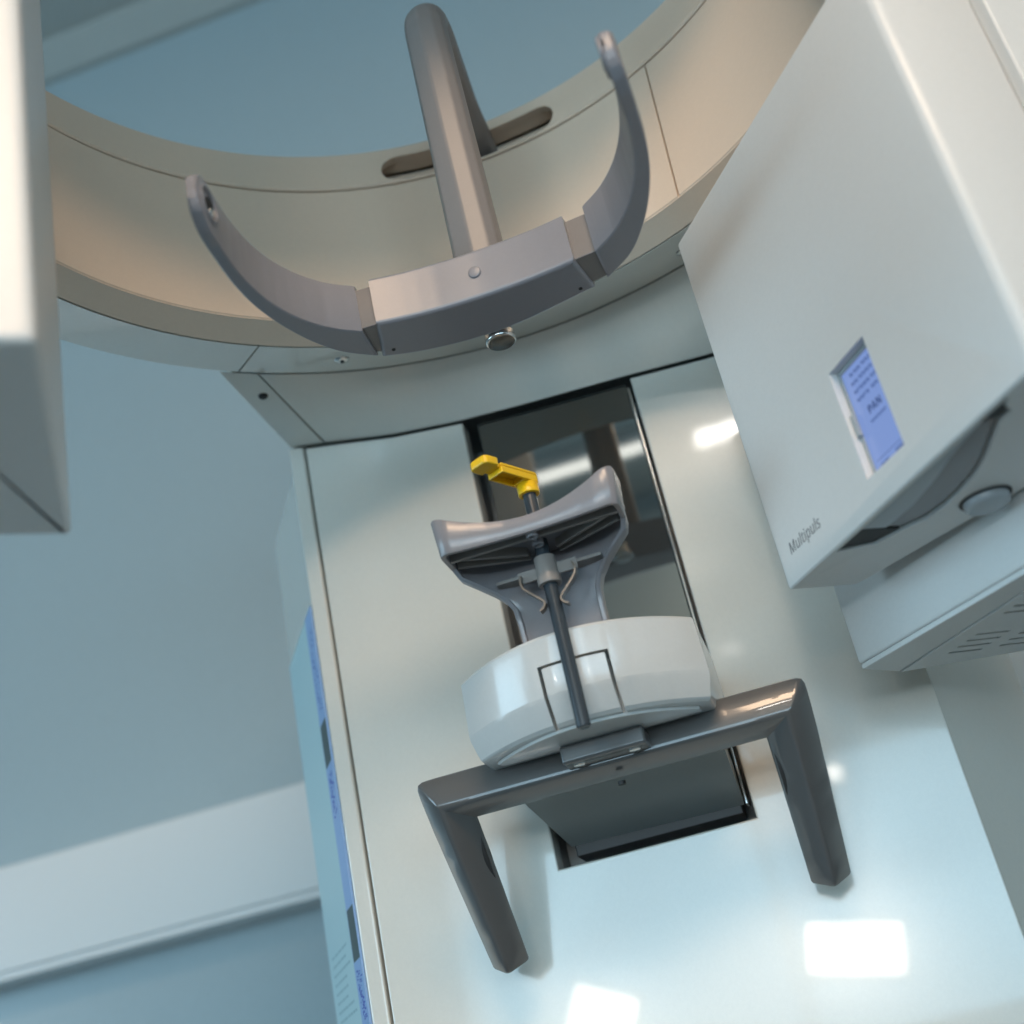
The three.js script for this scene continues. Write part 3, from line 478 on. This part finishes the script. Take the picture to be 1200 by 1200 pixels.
// ------------------------------------------------------------------ temple support hanging in the ring
const O = (x, z) => [0.75 * x, 0.75 * z], OY = y => 1.2 + 0.75 * (y - 1.05);
{
  const t = thing('temple_support', 'grey temple support with two curved arms hanging on a bent post', 'temple support', [0.0128, 1.6, 0.21]);
  const yt = OY(1.632), yb = OY(1.590);
  // middle block, slightly bent in plan
  const fr = [[-0.0635, 0.3030], [-0.045, 0.2990], [-0.02, 0.2955], [0.012, 0.2935], [0.045, 0.2940], [0.068, 0.2958], [0.0865, 0.2985]], bk = [[0.0935, 0.2575], [0.06, 0.2495], [0.03, 0.2440], [0, 0.2430], [-0.03, 0.2465], [-0.055, 0.2525], [-0.0750, 0.2600]];
  const P = pts => pts.map(p => O(...p));
  const dens = pts => { const c = new THREE.CatmullRomCurve3(pts.map(p => V(p[0], 0, p[1]))); return c.getPoints(24).map(p => [p.x, p.z]); };
  const block = part(t, 'block', plan([...dens(P(fr)), ...dens(P(bk))], yb, yt, 0.0022), M.greyPlastic);
  part(block, 'front_button', lathe([[0, 0.0006], [0.0028, 0.0006], [0.0036, 0], [0.0036, -0.001]], 0, 0, 0).rotateX(Math.PI / 2).translate(0.0105, 1.6215, 0.2207), M.greyPlastic);
  for (const [x, z] of [[-0.064, 0.266], [0.083, 0.263]]) part(block, 'pin', cyl(0.0011, 0.0011, 0.002, 0.75 * x, yb - 0.0004, 0.75 * z, 12), M.dark);
  part(t, 'knob', lathe([[0, 0], [0.0078, 0], [0.009, 0.001], [0.009, 0.0052], [0.0075, 0.0065], [0.0075, 0.012]], 0.0085, yb - 0.0018, 0.1735), M.chrome);
  const inn = [[0.089, 0.3005], [0.105, 0.315], [0.1195, 0.3365], [0.129, 0.361], [0.1335, 0.384], [0.1352, 0.41], [0.1345, 0.433], [0.1332, 0.4565], [0.1315, 0.476]], out = [[0.091, 0.2628], [0.112, 0.283], [0.1250, 0.3063], [0.1355, 0.336], [0.1422, 0.368], [0.1445, 0.40], [0.1440, 0.428], [0.1425, 0.455], [0.1395, 0.479]];
  const ci = new THREE.CatmullRomCurve3(inn.map(p => V(p[0], 0, p[1]))), co = new THREE.CatmullRomCurve3(out.map(p => V(p[0], 0, p[1])));
  for (const s of [-1, 1]) {
    const wx = p => 0.75 * (0.0135 + s * (p.x - (s < 0 ? 0.0045 : -0.001) * Math.max(0, (p.z - 0.36) / 0.11) ** 1.5)), loops = [], n = 72, zc = s < 0 ? 0.4490 : 0.4425, r = s < 0 ? 0.0248 : 0.0240, zEnd = zc + r * 0.995;
    for (let i = 0; i <= n; i++) {
      const k = i / n, a = ci.getPoint(k), b = co.getPoint(k), L = []; // the tip is a round pad
      a.z = Math.min(a.z, zEnd); b.z = Math.min(b.z, zEnd);
      let h = 0.021; const zz = a.z; if (zz > zc) h = 0.021 * Math.sqrt(Math.max(0.012, 1 - ((zz - zc) / r) ** 2));
      const mid = 1.611, c = 0.0016, A0 = V(wx(a), 0, 0.75 * a.z), B0 = V(wx(b), 0, 0.75 * b.z), tf = a.z > zEnd - 0.009 ? 0.25 + 0.75 * Math.sqrt(Math.max(0, 1 - ((a.z - zEnd + 0.009) / 0.009) ** 2)) : 1, mm = A0.clone().lerp(B0, 0.5); A0.lerp(mm, 1 - tf); B0.lerp(mm, 1 - tf); const d = B0.clone().sub(A0), l = d.length(); d.normalize();
      const q = (o, y) => A0.clone().addScaledVector(d, o).setY(OY(mid + y)), e = Math.min(c, l / 3);
      const fl = Math.max(0.0018, h);
      const ch = i === 0 || i === n ? 0.985 : 1;
      for (const [o, y] of [[0, -fl + 0.0022], [e * 0.3, -fl + 0.0007], [e, -fl], [l - e, -fl], [l - e * 0.3, -fl + 0.0007], [l, -fl + 0.0022], [l, fl - 0.0022], [l - e * 0.3, fl - 0.0007], [l - e, fl], [e, fl], [e * 0.3, fl - 0.0007], [0, fl - 0.0022]]) L.push(q(o, y * ch));
      loops.push(L);
    }
    const arm = part(t, 'arm', skin(loops, 0.5), M.greyPlastic);
    // pad ring near the tip, with a dark disc painted as a shaded hole
    const pc = V(wx(ci.getPoint(0.86)), OY(1.611), 0.75 * ci.getPoint(0.86).z);
    part(arm, 'pad_ring', new THREE.TorusGeometry(0.0088, 0.0011, 10, 36).rotateY(Math.PI / 2).rotateY(s * -0.06).translate(pc.x - s * 0.0002, pc.y, pc.z), M.greyPlastic);
    part(arm, 'pad_hole_shade', cyl(0.0036, 0.0036, 0.0016, 0, 0, 0, 20).rotateZ(Math.PI / 2).translate(pc.x + 0.0008 + (s < 0 ? 0.0002 : -0.0002), pc.y, pc.z), M.dark);
    part(arm, 'pad_screw', lathe([[0, 0.0012], [0.0018, 0.001], [0.0024, 0]], 0, 0, 0, 16).rotateZ(s * Math.PI / 2).translate(pc.x - s * 0.0007, pc.y - 0.0045, pc.z - 0.001), M.chrome);
    // link between block and arm
    const L0 = s < 0 ? [[-0.0632, 0.2990], [-0.0790, 0.3000], [-0.0815, 0.2680], [-0.0735, 0.2635]] : [[0.0860, 0.2948], [0.1025, 0.2965], [0.1060, 0.2640], [0.0920, 0.2610]];
    part(t, 'link', plan((s < 0 ? L0.slice().reverse() : L0).map(p => O(...p)), yb + 0.0022, yt - 0.0035, 0.0006), M.postGrey);
  }
  // bent post: up from the block, over and back into the slot of the ring
  const px = 0.0128, pz = 0.2040, yA = 1.838, curve = new THREE.CurvePath(), R = 0.024;
  curve.add(new THREE.LineCurve3(V(px, yt - 0.004, pz), V(px, yA - R, pz)));
  curve.add(new THREE.QuadraticBezierCurve3(V(px, yA - R, pz), V(px, yA + 0.0022, pz), V(px, yA, pz - R)));
  curve.add(new THREE.LineCurve3(V(px, yA, pz - R), V(px, yA - 0.013, 0.064)));
  const loops = [], n = 70; for (let i = 0; i <= n; i++) {
    const c = curve.getPointAt(i / n), tn = curve.getTangentAt(i / n), sx = V(1, 0, 0), sy = V(0, 0, 0).crossVectors(tn, sx).normalize(), L = [];
    const back = Math.max(0, Math.min(1, (pz - R - c.z) / 0.06)), rise = Math.max(0, Math.min(1, (c.y - yt) / 0.18)), w = 0.0150 - 0.0016 * rise - 0.0035 * back, h = 0.0120 - 0.0035 * back;
    for (let j = 0; j < 28; j++) { const a = j / 28 * 2 * Math.PI, e = 1, cc = Math.cos(a), ss = Math.sin(a); L.push(c.clone().addScaledVector(sx, Math.sign(cc) * Math.abs(cc) ** e * w).addScaledVector(sy, Math.sign(ss) * Math.abs(ss) ** e * h)); } loops.push(L);
  }
  part(t, 'post', skin(loops, 0.6), M.postGrey);
}

// ------------------------------------------------------------------ rotating heads, turned about the ring's axis
const AX = V(0.011, 0, 0.335), TH = -Math.atan2(0.841, 0.541);
const HL = new THREE.Matrix4().makeRotationY(TH).setPosition(AX.x, 0, AX.z); // local x = u, y = up, z = n; w = -n
const hw = g => g.applyMatrix4(HL);
const UW = pts => pts.map(p => [p[0], -p[1]]); // (u,w) to plan
const ccw = pts => { let a = 0; pts.forEach((p, i) => { const q = pts[(i + 1) % pts.length]; a += p[0] * -q[1] - q[0] * -p[1]; }); return a < 0 ? pts.slice().reverse() : pts; };
const planUW = (pts, y0, y1, b = 0, holes = []) => plan(ccw(UW(pts)), y0, y1, b, holes.map(h => ccw(UW(h)).slice().reverse()));
const wpos = (u, y, w) => V(u, y, -w).applyMatrix4(HL);
const font = await new FontLoader().loadAsync('fonts/droid/droid_sans_regular.typeface.json');
{
  const b = wpos(0, 1.39, 0.28);
  const t = thing('control_head', 'white X-ray head with a blue lit display and grey lettering', 'x-ray head', [b.x, b.y, b.z]);
  const yb = 1.4245, yt = 1.655;
  let body = planUW(roundPoly([[-0.1085, 0.2], [0.1015, 0.2], [0.1015, 0.2555], [0.095, 0.2558], [0.095, 0.300], [0.02, 0.283], [-0.1085, 0.2425]], [0.0025, 0.007, 0.0012, 0, 0.004, 0.001, 0.004], 8), yb, yt, 0.0022);
  // display opening
  body = bool(body, new THREE.BoxGeometry(0.0322, 0.0597, 0.016).translate(-0.0021, 1.4702, -0.2), SUBTRACTION);
  // arched cut in the underside
  body = bool(body, planUW([[-0.0635, 0.2032], [-0.057, 0.2225], [-0.0425, 0.2295], [-0.032, 0.2368], [-0.018, 0.2385], [-0.005, 0.2375], [0.012, 0.2342], [0.026, 0.229], [0.040, 0.2225], [0.049, 0.2180], [0.059, 0.2130], [0.0675, 0.2130], [0.070, 0.2075], [0.0785, 0.2032]], yb - 0.01, yb + 0.012), SUBTRACTION);
  part(t, 'shell', hw(crease(body, 0.35)), M.headWhite);
  const inArc = [[0.055, 0.2055], [0.041, 0.2075], [0.027, 0.2100], [0.014, 0.2138], [0.002, 0.2165], [-0.018, 0.2195], [-0.031, 0.2195], [-0.0405, 0.2185]], outArc = [[0.0585, 0.2115], [0.048, 0.2168], [0.026, 0.2275], [0.012, 0.2328], [-0.005, 0.2362], [-0.018, 0.2372], [-0.031, 0.2358], [-0.0412, 0.2288]];
  part(t, 'lens_plate', hw(planUW([[0.058, 0.2045], ...inArc, [-0.0405, 0.2045]], yb + 0.0008, yb + 0.010, 0.0003)), M.lensPlate);
  part(t, 'beam_window', hw(planUW([...inArc.map(p => [p[0], p[1] + 0.0004]), ...outArc.slice().reverse()], yb + 0.0016, yb + 0.010, 0.0003)), M.tinted);
  part(t, 'notch_shade_fill', hw(merge([planUW([[-0.0628, 0.2040], [-0.0565, 0.2218], [-0.0425, 0.2282], [-0.0420, 0.2040]], yb + 0.0012, yb + 0.0115), planUW([[0.0592, 0.2120], [0.0668, 0.2122], [0.0692, 0.2072], [0.0770, 0.2038], [0.0592, 0.2038]], yb + 0.0012, yb + 0.0115), planUW([[-0.0419, 0.2033], [0.0591, 0.2033], [0.0591, 0.2044], [-0.0419, 0.2044]], yb + 0.001, yb + 0.0115)])), M.dark);  // dark blocks painted as the shade in the notch ends and gap
  const bt = part(t, 'button', hw(lathe([[0, -0.0052], [0.0088, -0.0050], [0.0104, -0.0042], [0.0112, -0.0026], [0.0114, 0.002]], -0.0125, yb, -0.2575)), M.lensPlate);
  part(bt, 'button_gap_shade', hw(new THREE.TorusGeometry(0.0120, 0.0009, 8, 40).rotateX(Math.PI / 2).translate(-0.0125, yb, -0.2575)), M.dark);  // dark ring standing in for the shaded gap round the button
  // display: lit panel set back in the opening
  const c = document.createElement('canvas'); c.width = 320; c.height = 592; const x = c.getContext('2d');
  x.fillStyle = '#86a0dd'; x.fillRect(0, 0, 320, 592);
  x.fillStyle = '#35508f';
  for (const [y, segs] of [[58, [[70, 30], [108, 60], [180, 70]]], [104, [[60, 60], [130, 20], [160, 90]]], [150, [[60, 40], [110, 90], [210, 50]]], [196, [[60, 70], [140, 30], [190, 60]]]]) for (const [a, w] of segs) for (let k = 0; k < w; k += 15) x.fillRect(a + k, y - 10 + (k % 2) * 4, 9, 17 - (k % 3) * 3);
  x.fillStyle = '#24386f'; x.font = 'bold 58px sans-serif'; x.textAlign = 'center'; x.fillText('PAN', 165, 300);
  x.fillStyle = '#35508f'; for (let k = 0; k < 130; k += 15) x.fillRect(100 + k, 330 + (k % 2) * 3, 9, 13);
  x.fillRect(40, 520, 240, 3); for (let k = 0; k < 70; k += 14) { x.fillRect(60 + k, 545, 9, 12); x.fillRect(190 + k, 540, 9, 18); }
  const tx = new THREE.CanvasTexture(c); tx.colorSpace = THREE.SRGBColorSpace;
  const sg = new THREE.PlaneGeometry(0.0318, 0.0593).translate(-0.0021, 1.4702, -0.2058);
  const disp = part(t, 'display', hw(sg), new THREE.MeshStandardMaterial({ color: 0x101820, roughness: 0.25, emissive: 0xffffff, emissiveMap: tx, emissiveIntensity: 0.95 }), true);
  part(t, 'bezel', hw(merge([box(-0.0181, -0.0163, 1.4406, 1.4998, -0.2056, -0.2045, 0.0003), box(0.0121, 0.0139, 1.4406, 1.4998, -0.2056, -0.2045, 0.0003), box(-0.0163, 0.0121, 1.4975, 1.4998, -0.2056, -0.2045, 0.0003), box(-0.0163, 0.0121, 1.4406, 1.4424, -0.2056, -0.2045, 0.0003), box(-0.0181, -0.0150, 1.463, 1.475, -0.2045, -0.2025, 0.0004)])), M.lensPlate);
  // lettering on the face
  const tg = new TextGeometry('Multipuls', { font, size: 0.0062, depth: 0.0003, curveSegments: 4 }); tg.computeBoundingBox();
  const k = 0.0315 / (tg.boundingBox.max.x - tg.boundingBox.min.x); tg.scale(k, 1.0, 1); tg.applyMatrix4(new THREE.Matrix4().makeShear(0, 0, 0.12, 0, 0, 0)); tg.translate(-0.0965, 1.4395, -0.20015);
  part(t, 'lettering', hw(tg), M.ink);
  // cover plate on the near end, with its joint
  part(t, 'end_cover', hw(planUW(roundPoly([[0.0952, 0.2638], [0.1032, 0.2638], [0.1032, 0.34], [0.0952, 0.34]], 0.0015), 1.43, 1.80, 0.0008)), M.headWhite);
  // lower housing behind, with vent slots
  const lo = roundPoly([[-0.1455, 0.2535], [0.02, 0.2815], [0.10, 0.295], [0.10, 0.375], [-0.140, 0.375], [-0.158, 0.300]], [0.003, 0, 0.004, 0.006, 0.006, 0.004]);
  part(t, 'lower_housing', hw(crease(bool(planUW(lo, 1.3925, 1.62, 0.002), planUW([[-0.150, 0.292], [0.086, 0.303], [0.086, 0.366], [-0.135, 0.366]], 1.38, 1.45), SUBTRACTION), 0.24)), M.headWhite);
  const holes = []; for (const [u0, n, w0, w1] of [[-0.1297, 4, 0.302, 0.324], [-0.1255, 4, 0.334, 0.356], [-0.0745, 5, 0.2985, 0.3185], [-0.0705, 5, 0.3285, 0.350], [-0.0215, 4, 0.306, 0.326], [-0.018, 4, 0.336, 0.356]]) for (let i = 0; i < n; i++) { const u = u0 + i * 0.0086; holes.push([[u - 0.0013, w0], [u + 0.0013, w0], [u + 0.0021, w1], [u - 0.0005, w1]]); }
  part(t, 'vent_panel', hw(planUW([[-0.1545, 0.2865], [0.09, 0.300], [0.09, 0.37], [-0.137, 0.37]], 1.3888, 1.3924, 0, holes)), M.headWhite);
  part(t, 'lower_rim', hw(planUW([[-0.1445, 0.2548], [0.09, 0.2945], [0.09, 0.2995], [-0.1555, 0.2858]], 1.3895, 1.3924, 0.0005)), M.headWhite);
  // link up to the overhead arm
  part(t, 'link_post', hw(planUW(roundPoly([[0.070, 0.205], [0.101, 0.205], [0.101, 0.218], [0.070, 0.218]], 0.003), 1.64, 1.905, 0.001)), M.headWhite);
}
{
  const b = wpos(0, 1.46, -0.19);
  const t = thing('sensor_head', 'plain white sensor head hanging close beside the ring, opposite the display', 'x-ray head', [b.x, b.y, b.z]);
  const pts = roundPoly([[0.066, -0.165], [-0.074, -0.155], [-0.070, -0.208], [0.066, -0.222]], [0.0045, 0.002, 0.004, 0.004], 6);
  part(t, 'shell', hw(planUW(pts, 1.46, 1.906, 0.003)), M.headWhite);
}
{
  const b = wpos(0, 1.9, 0);
  const t = thing('overhead_arm', 'cream overhead arm joining both X-ray heads above the ring', 'arm', [b.x, b.y, b.z]);
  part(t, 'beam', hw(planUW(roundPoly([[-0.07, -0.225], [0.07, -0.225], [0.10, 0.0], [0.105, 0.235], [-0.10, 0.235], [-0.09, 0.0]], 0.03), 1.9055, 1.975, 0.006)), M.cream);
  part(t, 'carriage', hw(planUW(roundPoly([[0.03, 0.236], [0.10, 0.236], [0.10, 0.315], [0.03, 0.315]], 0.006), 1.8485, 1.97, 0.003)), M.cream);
}
renderer.render(scene, camera);
